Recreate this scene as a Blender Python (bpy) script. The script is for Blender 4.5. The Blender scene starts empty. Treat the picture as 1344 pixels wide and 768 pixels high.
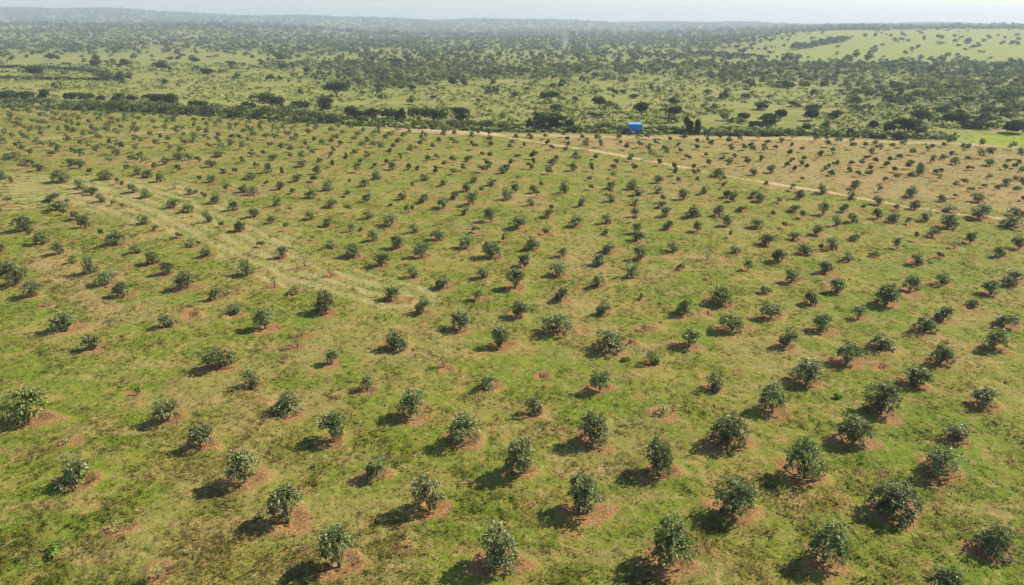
import bpy, math, numpy as np
from mathutils import Vector
R = math.radians
scene = bpy.context.scene
COL = scene.collection
rng = np.random.default_rng(7)

# ------------------------------------------------------------------ camera, sky, sun, exposure
cam_d = bpy.data.cameras.new('camera'); cam = bpy.data.objects.new('camera', cam_d); COL.objects.link(cam)
cam.location = (0, 0, 21.0)
cam.rotation_euler = (R(90 - 21.39), 0, 0)
cam_d.sensor_width = 36.0; cam_d.sensor_fit = 'HORIZONTAL'
cam_d.lens = 36.0 * 896 / 1344
cam_d.clip_start = 0.1; cam_d.clip_end = 30000
scene.camera = cam

SUN_EL, SUN_AZ = 41.0, 23.0            # azimuth counted from +X towards +Y
sd = Vector((math.cos(R(SUN_EL)) * math.cos(R(SUN_AZ)), math.cos(R(SUN_EL)) * math.sin(R(SUN_AZ)), math.sin(R(SUN_EL))))
world = bpy.data.worlds.new('World'); scene.world = world; world.use_nodes = True
wn = world.node_tree.nodes; wl = world.node_tree.links
sky = wn.new('ShaderNodeTexSky'); sky.sky_type = 'NISHITA'; sky.sun_disc = False
sky.sun_elevation = R(SUN_EL); sky.sun_rotation = R(90 - SUN_AZ)
sky.air_density = 1.0; sky.dust_density = 1.0; sky.ozone_density = 1.0; sky.altitude = 300
wl.new(sky.outputs[0], wn['Background'].inputs[0]); wn['Background'].inputs[1].default_value = 0.085
sun_d = bpy.data.lights.new('sun', 'SUN'); sun_d.energy = 4.6; sun_d.angle = R(0.53); sun_d.color = (1.0, 0.89, 0.72)
sun = bpy.data.objects.new('sun', sun_d); COL.objects.link(sun)
sun.rotation_euler = (-sd).to_track_quat('-Z', 'Y').to_euler(); sun.location = (60, 40, 80)
scene.view_settings.view_transform = 'Standard'; scene.view_settings.look = 'None'
scene.view_settings.exposure = 0.95; scene.view_settings.gamma = 1.0
scene.view_settings.use_curve_mapping = False
scene.render.engine = 'CYCLES'
cy = scene.cycles
cy.use_denoising = True; cy.denoiser = 'OPENIMAGEDENOISE'; cy.max_bounces = 6; cy.diffuse_bounces = 2
cy.glossy_bounces = 2; cy.transmission_bounces = 3; cy.volume_bounces = 1; cy.transparent_max_bounces = 6
cy.use_adaptive_sampling = True; cy.adaptive_threshold = 0.02; cy.caustics_reflective = False; cy.caustics_refractive = False

# ------------------------------------------------------------------ measured layout, in metres
D_TREES = """6.47,22.43,1.66,2.44 14.57,28.37,1.9,2.48 17.68,25.79,2.19,1.75 10.15,25.58,1.83,2.24 -0.51,22.43,1.66,2.13,p 13.19,22.65,1.6,2 -27.6,33.67,2.18,2.3,y -7.21,22.34,1.4,2.18
16.64,20.37,1.37,1.84 -10.2,25.06,1.56,2.08 3.32,25.79,1.56,2.02 0.42,28.68,1.61,2.24,p 11.71,31.45,1.98,1.94 -3.8,25.95,1.49,2.08,p -13.19,27.95,1.58,2.06,p 21.53,34.5,1.95,2.1
20.5,23.09,1.37,1.7 21.48,28.68,1.76,1.62 7.31,28.62,1.42,2.15 4.37,31.45,1.57,2.12,p -2.65,31.6,1.7,1.86 -21.39,27.89,1.5,1.7 18.39,31.45,1.69,1.66 18.48,37.85,1.92,1.84
-9.62,31.52,1.49,1.87 -5.79,34,1.54,1.92 15.24,34.67,1.56,1.92 6.63,42.84,2.23,1.67,p -43.14,55.55,2.26,2.57 22.3,40.66,1.83,1.73 3.14,45.76,2.19,1.65,p -19.29,40.11,1.81,1.61
-12.94,34.5,1.47,1.57,p -19.67,33.75,1.31,1.69 -32.9,46.03,1.92,1.78 -16.74,31.16,1.27,1.52 33.54,42.84,1.75,1.63 30.1,50.84,1.79,2.03 25.22,37.66,1.48,1.49 5.47,37.18,1.23,1.81
17.01,51.16,2.11,1.63,y -14.64,49.42,1.68,1.94 27.91,35.09,1.44,1.26,p 28.61,40.77,1.27,1.83 16.24,46.03,1.75,1.57 -18.36,46.3,1.53,1.84 -8.09,42.96,1.49,1.63 -3.85,46.3,1.76,1.52
30.25,45.63,1.51,1.68 -6.79,28.5,0.99,1.31 12.48,43.33,1.5,1.52,y 0.3,54.62,1.64,1.98 24.17,31.6,1.12,1.19 25.63,42.84,1.54,1.37 -39.97,52.84,1.72,1.63 -27.9,54.8,1.64,1.83
-0.86,43.33,1.34,1.54 -53.64,72.32,2.35,1.96 -1.89,63.13,1.86,1.92 22.83,45.76,1.4,1.46 19.93,48.36,1.48,1.47 -16.22,37.42,0.95,1.56 12.41,37.18,1.04,1.39 1.24,34.33,0.97,1.33
13.39,48.96,1.25,1.77,y 19.29,43.33,1.07,1.6 0.39,48.66,1.31,1.57 -29.08,42.84,1.11,1.46 -35.28,55.55,1.66,1.43 -23.97,58.09,1.45,1.8,p 36.89,46.72,1.54,1.1 54.56,77.43,2.06,2.02
-38.38,58.5,1.32,1.88 -40.58,67.11,1.81,1.69 48.5,73.54,1.96,1.84 32.78,47.63,1.28,1.27 -8.75,63.13,1.56,1.7 -14.45,21.67,0.75,0.68,s -6.99,49.27,1.08,1.6 -15.43,63.13,1.64,1.54
33.83,54.08,1.37,1.42 40.08,53.19,1.41,1.32 -64.61,97.04,2.53,2.14 -9.95,51.99,1.19,1.53 9.33,40.55,0.96,1.27,y 55.58,73.54,2.13,1.48 -32.32,52.84,1.34,1.32 -12.2,60.41,1.36,1.65
10.66,57.49,1.17,1.74,p 4.25,57.89,1.45,1.36 27.49,53.72,1.29,1.35 7.14,48.96,1.13,1.33 -1.52,37.37,1,0.98 -25.82,46.44,1.08,1.26 -4.59,65.82,1.55,1.52 1.97,65.56,1.46,1.6
-55.3,80.97,2.23,1.43 12.34,62.43,1.33,1.54 8.8,34.33,1.19,0.58,s 1.18,60.19,1.14,1.66 -31.25,58.3,1.32,1.3 -5.95,54.8,1.25,1.24 26.06,67.11,1.49,1.47 28.86,64.08,1.43,1.41
-13.61,74.16,1.63,1.61,p 24.61,56.31,1.35,1.19 0.56,73.23,1.7,1.49 -2.41,76.09,1.5,1.83 -11.96,40.55,0.81,1.16 7.34,54.8,0.99,1.54 -48.37,67.37,1.5,1.39 25.3,61.74,1.31,1.37
28.43,58.5,1.32,1.23 -8.43,82.08,1.79,1.66 -8.9,37.08,0.71,1.16 24.01,50.84,1.05,1.24 -4.83,83.62,1.63,1.89 -2.55,57.09,1.09,1.45 51.18,65.82,1.16,1.69 -11.65,66.07,1.4,1.38
-34.03,61.29,1.38,1.21 -7.66,68.72,1.53,1.33 3.99,51.82,1.07,1.2 21.21,78.11,1.53,1.69 -21.56,48.96,0.96,1.21 -59.21,98.6,2.23,1.73 -15.02,43.2,0.86,1.1,s 32.14,65.56,1.16,1.62
-24.4,51.99,0.88,1.41 7.07,73.85,1.46,1.52 -4.52,40.11,0.7,1.17,s 37.36,55.55,1.07,1.26 43.34,75.44,1.4,1.64 26.57,48.07,0.88,1.19 36.9,78.81,1.36,1.8 13.08,68.45,1.28,1.43
38.16,60.85,1.08,1.36 32.68,70.56,1.23,1.55 44.67,56.89,1.36,0.91 -17.59,24.46,0.68,0.48,s -22.21,62.89,0.97,1.57 9.62,64.57,1.22,1.28 8.16,60.63,1.22,1.13 -47.54,73.54,1.37,1.43
-41.67,82.08,1.6,1.47 -37.44,84.41,1.55,1.62 52.32,88.12,1.71,1.57 59.41,85.21,1.76,1.42 47.37,67.64,1.03,1.58 -0.63,86.44,1.28,1.97,p 59.74,78.46,1.81,1.13 -26.14,87.27,1.5,1.67
24.37,78.11,1.35,1.51 -15.24,45.02,1,0.76,s -8.85,57.29,0.96,1.24 15.99,64.57,1.06,1.37 -34.69,75.44,1.05,1.84 6.95,90.32,1.23,2.05 13.45,71.14,0.99,1.67 -41.77,74.8,1.3,1.36
-34.32,88.99,1.62,1.49,p 16.57,92.62,1.58,1.66 -44.61,64.08,1.06,1.27 42.96,55.17,1.12,0.9 9.84,45.9,1.01,0.71,s 61.05,101.87,1.38,2.17 -47.76,87.7,1.5,1.47 -29.78,71.86,1.17,1.32
47.3,62.89,1.04,1.17 -67.93,107.16,1.93,1.65 -25.17,92.15,1.47,1.65 30.53,100.76,1.82,1.55 -29.68,63.36,0.97,1.27 10.75,75.12,1.13,1.47 27.07,73.23,1.45,1.07 -58.77,85.61,1.76,1.13
-37.14,64.08,1.06,1.12 -30.27,77.77,1.35,1.23 22.07,86.44,1.38,1.46 18.06,78.11,1.26,1.33 47.73,76.42,1.24,1.3 -14.5,68.45,1.04,1.27 -2.73,51.99,0.82,1.02 -38.99,79.87,1.47,1.16
-19.3,60.19,0.86,1.22,s -84.65,115.77,2.59,1.23 36.4,74.16,0.95,1.55 -33.91,80.97,1.3,1.28 16.71,88.56,1.41,1.39 -18.45,85.21,1.27,1.44 46.04,84.01,1.25,1.42 -20.47,54.99,0.79,1.06,s
-18.22,53.19,1.03,0.74,y -74.52,99.13,1.34,1.77 -38.24,99.13,1.79,1.3 -10.68,71.43,1,1.33 24.11,74.16,1.03,1.37 21.68,59.12,0.77,1.21 38.89,65.82,0.85,1.32 -36.03,90.32,1.34,1.42
17.16,72.62,1.1,1.17 38.94,75.76,1.23,1.11 49.19,81.33,1.22,1.29 4.96,63.13,0.89,1.12 44.91,70.11,1.23,0.95 -55.61,88.99,1.22,1.5 -31.77,92.15,1.26,1.55 -22.46,82.46,1.42,1.1
28.25,85.61,0.98,1.76 42.58,77.43,1.07,1.33 18.77,62.2,0.81,1.18,s 29.51,68.72,1.29,0.85 25.73,89.43,1.12,1.62 20.22,72.02,0.92,1.34 41.39,89.87,1.13,1.63 -16.2,57.49,0.89,0.88,s
-30.94,97.56,1.44,1.41 -19.75,99.13,1.46,1.43 -20.58,73.85,1.11,1.09 -11.21,84.81,1.26,1.24 31.58,85.61,1.27,1.25 21.3,53.37,0.9,0.76 44.61,65.82,1.08,0.9,s 32.08,61.74,0.88,1.02
36.8,50.52,0.86,0.72 -73.14,105.34,1.66,1.39 -50.48,76.76,1.06,1.23 -55.97,101.87,1.38,1.59 -56.06,110.33,1.73,1.45 -46.32,92.62,1.26,1.45,s -47.75,108.41,1.7,1.42 -16.76,77.09,1.07,1.23
-14.05,86.44,1.19,1.37 13.64,92.62,1.26,1.45 20.71,96.53,1.31,1.51 -52.37,85.21,1.07,1.45 -37.14,103.58,1.28,1.73 -29.42,83.23,1.05,1.42 0.47,90.77,1.14,1.54 -37.2,50.68,0.98,0.58,s
-23.73,53.19,1.03,0.61,s 8.71,82.84,0.95,1.52 -18.26,65.82,0.93,0.99 -57.3,90.32,1.23,1.31 -51.15,90.77,1.24,1.32 -33.38,108.41,1.58,1.43 -20.52,94.05,1.39,1.25 -2.83,94.54,1.29,1.37
-7.35,86.44,1.19,1.26 4.2,78.11,1.17,1.06 19.39,89.87,1.23,1.31 37.35,86.85,1.19,1.27 47.18,92.62,1.26,1.35 12.54,85.21,1.07,1.35 33.92,80.23,1.29,0.98 14.45,78.11,0.9,1.35
43.6,86.44,0.99,1.47 -32.69,66.33,0.93,0.92 -50.69,97.56,1.32,1.3 -29.4,103,1.39,1.37 -18.62,105.94,1.43,1.4 -23.44,77.09,1.07,1.05 -12.7,98.08,1.33,1.3 -0.88,105.34,1.42,1.39
6.59,109.68,1.48,1.45 39.49,103.58,1.4,1.37 76.41,109.04,1.47,1.44 69.21,94.54,1.29,1.26 -53.88,100.21,1.47,1.21 -42.99,97.04,1.21,1.41 2.25,83.23,1.05,1.23 36.36,101.87,1.26,1.47
39.91,80.23,1.02,1.19 -50.93,64.82,0.76,1.06 36,68.72,1.12,0.77 -59.86,93.09,1.06,1.47 -50.17,117.21,1.83,1.27 -17.63,71.72,0.83,1.17 15.31,83.23,0.95,1.33 -23.99,31.31,0.58,0.4,s
52.87,80.6,1.39,0.79 -70.51,109.04,1.47,1.32 -56.24,115.06,1.54,1.38 -27.34,75.12,0.96,1.03 -5.32,97.04,1.21,1.3 -6.27,91.23,1.14,1.23 -1.56,103,1.28,1.37 9.31,105.34,1.3,1.4
2.84,90.32,1.13,1.21 28.07,87.7,1.1,1.18 18.59,82.46,1.14,1.02 31.68,87.7,1.2,1.07 54.73,85.21,1.17,1.05 71.68,110.33,1.48,1.33 -41.65,61.29,0.73,0.94 22.07,64.33,0.98,0.73
-39.95,114.36,1.66,1.24 -9.48,94.54,1.07,1.38 -5.6,79.16,0.91,1.18 27.76,80.6,1.3,0.8 46.86,81.33,1.31,0.8 -28.24,107.78,1.33,1.31 30.11,96.53,1.2,1.18 33.92,77.43,0.98,0.96
61.53,97.56,1.21,1.19 63.51,95.03,1.19,1.16 -3.93,71.27,1,0.81 10.1,70.69,0.99,0.8 -78.28,109.68,1.48,1.2 -71.17,96.03,1.09,1.29 -55.78,95.53,1.08,1.28 -39.1,72.32,1.01,0.82,r
-27.48,112.99,1.27,1.5 -28.81,97.04,1.1,1.3 -19.7,79.87,0.92,1.09 -12.53,79.87,0.92,1.09 15.64,106.55,1.44,1.16 -4.05,90.32,1.23,1 24.52,101.87,1.15,1.36 31.63,109.04,1.47,1.19
49.62,90.77,1.03,1.22 44.82,74.8,1.04,0.84 -22.79,36.62,0.56,0.46,s 35.13,62.89,1.04,0.56,r -42.96,117.94,1.84,1.01 -12.04,80.23,0.74,1.3 72.2,114.36,1.79,0.98 -63.88,102.43,1.16,1.25
-51.15,104.16,1.17,1.27 -43.12,89.43,1.12,0.99 -44.07,111.64,1.25,1.35 -28.15,97.04,1.1,1.19 -9.74,112.31,1.38,1.23 -4.62,104.16,1.29,1.14 5.52,103,1.16,1.26 12.28,105.34,1.19,1.28
14.82,99.67,1.24,1.1 27.37,101.31,1.26,1.12 62.02,90.77,1.14,1.01 56,98.6,1.12,1.21 47.59,101.31,1.26,1.12 67.71,90.32,1.13,1 -43.67,69.83,0.73,0.97 42.11,68.45,0.72,0.95
-79.15,117.94,1.58,1.15 -53.75,114.36,1.54,1.12 -44.94,117.94,1.58,1.15 -30.88,116.48,1.56,1.13 -21.55,87.7,0.9,1.19 -24.65,72.02,0.75,1 -8.76,103,1.39,1.01,y 18.8,104.75,1.06,1.4
19.17,84.81,0.87,1.16 30.13,73.23,1.02,0.74 23.09,69.27,0.65,1.06,s -7.14,112.99,1.64,0.97 -16.11,105.94,1.19,1.17 -7.52,105.34,1.19,1.16 10.75,92.15,1.05,1.03 13.21,89.43,1.02,1
23.55,96.53,1.09,1.07 26.5,96.53,1.09,1.07 29.09,92.62,1.05,1.03 38.11,91.69,1.04,1.02 52.91,96.03,1.09,1.07 59.33,111.64,1.25,1.23 3.51,70.69,0.91,0.72 -63.03,115.77,1.42,1.13
-37.43,115.77,1.42,1.13 -38.82,91.69,1.15,0.91 -12.54,115.06,1.42,1.13 -11.72,103.58,1.05,1.27 0.84,113.67,1.4,1.11 33.93,84.81,1.07,0.85 64.23,103,1.28,1.02 61.62,94.05,1.17,0.93
69.84,99.13,1.23,0.98 15.59,59.55,0.99,0.46,r -25.46,66.33,0.93,0.59,r 41.36,62.89,0.89,0.57 -34.5,101.87,0.92,1.37 -13.62,92.62,0.84,1.26 10.94,117.21,1.57,1.01 58.77,100.21,1.36,0.87
65.28,93.09,1.27,0.81 -77.05,109.68,1.23,1.08 -49.85,83.62,0.96,0.84 -65.45,110.98,1.12,1.22,s -51.59,112.31,1.26,1.11 -19.97,109.68,1.11,1.21 -32.45,73.54,0.77,0.84 -10.76,108.41,1.22,1.07
-0.17,109.68,1.11,1.21 2.82,106.55,1.2,1.05 11.27,98.08,1,1.09 4.12,94.05,0.96,1.05 3.38,88.12,1.01,0.88 59.12,107.78,1.21,1.06 -59.63,105.34,0.95,1.29 -42.05,103,1.28,0.9
-24.26,109.04,0.98,1.33 -29.07,89.43,0.82,1.11 -3.74,105.94,0.95,1.3 53.58,101.87,1.26,0.89 65.14,115.06,1.54,0.86 -45.05,97.56,0.99,0.97,r -40.35,107.78,1.09,1.07 3.54,110.33,1.11,1.09
43.32,104.75,1.06,1.04 -51.81,70.69,0.82,0.64 -35.32,69.55,0.81,0.63 30.92,65.56,0.77,0.6 10.62,51.82,0.5,0.63,s -53.98,93.57,0.85,1.05 -40.08,87.27,0.8,0.99 -31.26,110.98,1.24,0.97
-18.71,114.36,1.02,1.26 -26.71,80.23,0.92,0.72,s 13.92,75.44,0.7,0.87 35.21,93.57,0.85,1.05 30.89,78.46,0.9,0.7 58.45,104.16,1.17,0.91 48.39,105.34,1.19,0.92 64.15,109.68,1.23,0.96
71.23,94.05,0.85,1.05 -0.83,68.17,0.56,0.88 -21.06,68.72,0.96,0.45,s -55.94,84.01,0.87,0.75 -53.15,78.81,0.73,0.81 -13.92,113.67,1.15,0.99 -14.63,105.34,0.95,1.05 0.95,97.56,0.88,0.98,y
25.32,106.55,0.96,1.06 41.78,97.56,0.99,0.86 43.63,108.41,1.1,0.95 51.33,100.76,1.02,0.89 66.45,92.15,0.94,0.82 76.89,105.94,1.07,0.93 46.44,109.68,1.23,0.83 29.35,114.36,1.28,0.86
51.96,109.68,1.23,0.83 71.17,105.94,1.19,0.81 -44.02,103.58,1.28,0.66 76.03,114.36,1.41,0.73 -47.98,82.08,0.75,0.74,r -21.58,107.78,0.97,0.95 4.8,80.97,0.74,0.73 46.17,106.55,0.96,0.94
79.04,107.16,0.96,0.95 65.35,85.61,0.78,0.77 51.64,104.16,1.06,0.8 56.15,109.68,1.11,0.84 -16.46,72.15,0.84,0.48 4.32,118.68,1.59,0.62 -42.29,89.87,0.82,0.7 -34.62,95.03,0.86,0.73
13.97,115.06,1.03,0.88 28.56,106.55,0.96,0.82 46.23,112.99,1.01,0.86 48.53,113.67,1.02,0.87 37.71,115.77,1.04,0.88 54.85,110.33,0.99,0.84 62.4,112.99,1.01,0.86 35.11,114.36,1.15,0.74
-14.92,82.08,0.66,0.65 -61.43,79.87,0.55,0.73 7.24,114.36,1.02,0.74 33.04,117.21,1.05,0.76 50.04,107.78,0.97,0.7 59.74,115.06,1.03,0.75 72.92,98.08,0.89,0.64 82.4,110.98,1,0.72
-32.09,67.11,0.55,0.46 -23.09,96.03,0.65,0.75 43.01,81.71,0.66,0.55 57.64,87.27,0.7,0.58 65.72,104.16,0.82,0.69 -5.09,118.68,1.06,0.64 82.01,112.99,1.01,0.61 73.56,97.56,0.66,0.65
56.39,107.16,0.84,0.58"""
BG_BACK = """-150.9,211.4,4.58,2.04,1,17 -145.1,211.4,4.99,2,3,17 -139.4,210.3,3.73,2.52,4,17 -133.2,212.5,2.72,1.61,7,17 -127,210.3,4.97,2.48,8,17 -123.4,211.4,2.08,1.04,10,17 -116.5,209.2,3.71,1.69,12,17 -112.5,208.7,3.7,1.48,13,17 -103.7,203.3,5.21,2.28,15,18 -99.3,201.7,4.37,2.15,16,18 -93.3,194.7,4.61,3,17,18 -86.3,192.6,4.94,1.6,19,18 -71.6,191,3.02,1.4,24,18 -65.8,187.2,6.29,3.52,26,19 -61.4,187.2,3.7,2.78,28,19 -56.1,182.9,6.15,2.1,29,19 -47.8,180.2,4.28,2.96,32,19 -37.1,165.2,4.6,2.5,35,21 -33.1,165.2,4.6,2.5,36,21 -30,167.9,3.67,1.97,38,20 -26,163.6,2.93,2.96,39,21 -21,165.2,5.91,2.37,41,21 -16.6,163.6,3.91,2.21,43,21 -11.5,165.2,5.26,2.43,45,21 7.4,149.1,5.36,2.8,53,22 3.9,151.2,2.11,2.2,52,22 9.8,149.1,2.98,2.38,54,22 12.4,151.2,2.42,3.08,56,22 36.7,144.3,2.02,3.26,67,23 38.3,143.2,1.72,3.04,68,23 56,153.4,4.59,2.14,75,22 52.8,151.2,2.72,1.24,74,22 62.3,147,1.76,1.15,79,23 78.8,144.8,2.17,1.96,87,23 82.8,144.3,3.47,2.69,89,23 76.6,136.7,2.2,1.15,88,24 100.5,151.2,6.65,1.15,95,22 104.6,144.8,4.35,2.17,99,23 98.6,156.6,4.68,2.34,93,21 95.7,161.4,4.82,2.09,90,21"""
BG_FRONT = """-142,199.6,4.72,1.69,1,18 -135.8,198.5,5.09,1.84,3,18 -130.4,197.4,4.28,1.99,5,18 -119.7,189.4,3.74,2.25,7,19 -114.9,188.3,3.72,1.94,8,19 -110.6,187.2,4.07,1.89,9,19 -106,185.6,3.67,2.06,11,19 -102.2,184,4.01,2.44,12,19 -98,182.9,3.98,1.85,13,19 -93.1,181.8,4.32,2.52,15,19 -88.8,180.2,3.57,2.14,16,19 -84.9,178.6,4.25,2.05,17,19 -80.6,178.6,3.89,1.73,19,19 -77.1,177,3.16,1.79,20,20 -73.3,175.4,4.17,2.37,21,20 -68.8,170.1,3.38,2.09,22,20 -66.6,172.2,3.42,2.12,24,20 -61.9,169.5,3.7,1.72,25,20 -59.2,171.7,4.09,2.38,26,20 -54.1,167.3,4.32,2.56,28,20 -48.9,162,3.87,2.19,29,21 -46.2,163.6,3.58,1.99,31,21 -43.1,162,3.22,1.68,32,21 -40.6,160.9,2.56,1.41,33,21 -39.1,162.5,2.26,1.23,34,21 -34.2,160.9,2.88,1.22,36,21 -31.2,159.8,2.86,1.46,37,21 -27.8,157.2,3.45,1.6,38,21 -24.7,157.1,2.51,1.69,39,21 -20.7,155,3.71,1.55,41,22 -17.5,154.5,3.7,1.54,42,22 -13.1,152.9,4.58,2.35,44,22 -10,152.9,3.66,1.83,46,22 -6,150.7,4.52,2.32,47,22 -1.5,149.6,2.69,1.58,49,22 1.2,149.6,3.29,1.52,51,22 12.9,146.4,2.64,1.55,56,23 16.6,148.6,3.56,1.48,58,22 20.2,148.6,3.86,1.75,59,22 23.4,148,2.37,1.3,61,22 29.2,145.9,2.92,1.37,64,23 31.8,145.9,3.21,1.49,65,23 34.5,144.8,2.61,1.54,66,23 39.8,143.2,1.72,1.03,69,23 41.8,142.1,3.7,1.11,70,23 44.4,142.1,2.56,1.17,71,23 46.2,141.6,2.84,1.33,72,23 48.5,141.6,2.55,1.16,73,23 51.4,141,2.26,1.24,75,23 54.2,141.6,2.84,1.19,76,23 56.8,142.7,2.29,1.26,77,23 58.4,142.1,2.28,1.05,78,23 62.6,142.7,2.29,1.26,80,23 64.8,142.7,2.57,1.23,81,23 66.4,141,2.26,1.24,82,23 68.7,141,1.41,1.89,83,23 71.2,141,3.11,1.16,84,23 72.1,138.4,2.22,1.17,85,24 73.3,137.3,1.65,1.13,86,24 83.4,141,2.54,2.35,90,23"""
BG_TREE = """-196.6,295.2,7.18,5.32,4,14 -130,305.4,5.94,4.28,20,13 -55.4,224.3,8.37,4.45,33,16 10.9,204.4,6.04,3.34,54,18 23.7,190.5,4.14,3.05,59,19 31.6,171.1,4.08,4.08,63,20 39.1,169,3.69,3.15,66,20 54.2,163.6,2.77,2,73,21 63.2,164.7,2.78,2.73,76,21 70.5,164.7,3.44,2.54,79,21 77.4,149.1,1.94,2.04,85,22"""
BG_BUSH = """-220.3,380.5,7.36,4.79,9,12 -262.6,453.6,6.56,4.59,9,10 -199.5,370.3,7.53,5.7,12,12 -146.2,266.7,4.69,5.36,12,15 -175.6,358,10.4,5.55,16,12 -292.8,457.9,9.71,4.77,5,10 -251.6,405.2,5.09,1.84,6,11 -133.6,273.7,3.2,1.82,16,14 -218,470.8,5.44,2.63,17,10 -227.8,498.8,4.8,2.88,18,10 -186.2,421.3,7.32,3.74,19,11 -159,405.8,7.84,2.35,22,11 -145.9,420.3,4.87,2.76,26,11 -98.5,290.9,4.53,2.66,26,14 -118.5,371.4,7.19,3.95,28,12 -145,453.6,13.12,5.69,28,10 -104.1,404.2,5.47,2.58,32,11 -98,343,5.32,2.79,30,12 -97.3,319.4,4.34,1.74,29,13 -86.6,389.7,6.78,3.84,34,11 -52.8,298.4,4.07,2.79,38,14 -42.6,269.9,3.16,3.9,39,14 -38.4,294.6,4.59,2.41,41,14 -63.1,389.2,9.78,4.67,39,11 -58.9,418.2,5.65,4.68,40,11 -22.3,266.7,4.69,3.44,44,15 -18,264,4.13,3.45,45,15 -14,314.5,4.89,2.87,47,13 -6.4,233.4,4.12,2.79,48,16 -7.2,264,3.09,3.3,48,15 -23.7,213.5,2.94,1.39,42,17 11.3,178.6,3.89,2.44,54,19 20.1,171.7,3.07,1.23,58,20 45.9,199.6,3.94,2.16,66,18 19.5,269.9,3.69,2.27,55,14 15.1,257.6,3.52,1.66,54,15 37.8,218.4,3.65,1.57,62,17 35.8,231.3,3.18,1.72,61,16 0.9,219.5,2.59,2.33,50,17 18.5,209.2,2.47,1.61,56,17 80.5,187.2,4.81,1.55,79,19 77.8,169,4.03,2.11,81,20 66.8,187.8,5.2,2.26,74,19 64.7,216.8,4.69,1.58,71,17 64.9,235,3.69,1.57,69,16 99,256.5,7.52,2.36,77,15 112.7,318.8,6.19,1.86,75,13 69.2,153.4,2.76,1.41,81,22 77.6,194.7,3.08,1.61,77,18 71.7,217.3,3.42,1.58,73,17 110.6,180.2,5,1.82,92,19 129.6,201.7,4.77,2.51,94,18 290,414.9,7.21,3.13,99,11 113.3,205.5,8.9,1.94,88,18 131.4,221.6,6.09,1.57,91,17 89.7,160.4,4.79,1.28,88,21 218.5,391.8,4.55,2.95,89,11 110.7,169,3.02,0.87,95,20 115.4,167.9,3.34,1,97,20 146.1,209.2,4.94,1.77,98,17 123.4,175.9,4.53,1.99,98,20 196.2,319.9,6.21,1.86,93,13"""
BG_FAR = """291.4,583.5,5.63,4.04,85,8 350.8,666.3,9.32,5.47,87,7 315.7,572.7,4.02,3.11,89,9 334.3,596.6,4.7,3.19,90,8 400.5,707.6,4.32,5.13,90,7 380.9,646.7,12.44,3.51,92,8 433.6,733.7,5.76,5.18,92,7 399.7,655.4,6.88,5.04,93,7 454.1,735.8,6.42,3.85,94,7 419.5,666.3,5.82,4.66,95,7 372.5,585.8,7.19,3.9,95,8 393.5,611.9,4.82,3.59,96,8 470.4,774.9,5.4,3.51,93,6 357.1,570.6,4,1.4,94,9 485.1,740.1,6.45,4.26,97,7 432,640.1,5.6,4.14,98,8 510.7,755.2,3.95,2.9,98,7 554.3,800.8,6.98,4.6,99,6 500,718.3,6.27,4.39,99,7 444.9,640.1,6.16,3.64,99,8 496.5,894.3,7,3.97,90,6 377,755.5,5.27,6.06,86,7 372.1,768.5,6.7,4.69,84,6 420.7,785.9,5.48,6.3,88,6 373.5,685.9,4.79,2.52,89,7 284.2,522.8,3.68,3.31,88,9 317.1,514.1,3.62,1.27,94,9 382.2,620.6,4.35,1.74,94,8"""
P_TRACK = [(-14.6, 152.9), (-7.6, 147.0), (-1.1, 139.4), (6.9, 130.8), (14.8, 123.3), (21.6, 115.3), (32.6, 100.7), (42.1, 91.1), (48.5, 83.6), (53.5, 79.3), (58.9, 76.0), (61.8, 73.4)]
P_STRIP = [(-36.8, 155.0), (-25.4, 152.9), (-14.2, 149.1), (-3.4, 142.7)]
P_DRY = [(-69.3, 86.8), (-62.4, 86.8), (-59.4, 90.0), (-57.8, 94.3), (-47.6, 86.8), (-35.6, 75.0), (-26.1, 65.3), (-18.8, 58.3), (-10.9, 52.9), (-9.5, 51.9)]
P_DRY2 = [(-77.6, 99.7), (-69.8, 98.1), (-62.6, 97.0), (-53.3, 90.0), (-43.9, 84.1)]
P_BROWN = [(-45.8, 63.7), (-39.3, 56.2), (-34.2, 51.3), (-30.6, 48.1)]
P_STRIP2 = [(-99.3, 131.9), (-92.9, 137.8), (-82.4, 143.7), (-68.5, 148.0), (-55.9, 149.1), (-40.5, 152.9)]
P_LUSH = [(87.1, 137.8), (98.1, 142.1), (106.1, 143.7), (119.0, 144.8), (102.3, 123.3), (94.5, 127.1), (88.2, 131.4)]
P_ORCH = [(-172.0, 193.1), (-139.1, 191.0), (-119.3, 185.6), (-101.4, 182.4), (-85.6, 176.0), (-68.9, 170.0), (-51.5, 161.5), (-39.7, 156.6), (-32.1, 152.9), (-13.2, 147.0), (-1.9, 144.3), (13.8, 142.7), (25.1, 141.1), (44.5, 140.5), (59.5, 139.4), (71.5, 135.7), (81.3, 134.6), (88.6, 131.9), (94.9, 127.6), (115.5, 126.0)]
P_FH1 = [(-273.0, 382.6), (-252.2, 375.7), (-227.9, 362.2), (-205.2, 349.4), (-184.0, 321.5), (-163.1, 293.6)]
P_FH2 = [(-217.1, 302.7), (-197.8, 297.9), (-179.4, 293.6), (-160.8, 289.3)]
P_WB = [(228.4, 589.7), (251.2, 615.8), (283.9, 655.2), (324.1, 703.2)]
P_WB2 = [(138.0, 554.5), (149.6, 528.8), (159.2, 485.8)]
P_SHED = [(25.5, 143.2)]
P_DRUM = [(39.0, 143.2)]
P_SMOKE = [(42.3, 607.8)]
P_PALE = [(-87.3, 213.5)]


def parse(s):
    out = []
    for t in s.split():
        a = t.split(',')
        out.append([float(q) for q in a[:4]] + a[4:])
    return out

# ------------------------------------------------------------------ terrain and masks
def sm(t):
    t = np.clip(t, 0, 1); return t * t * (3 - 2 * t)

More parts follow.
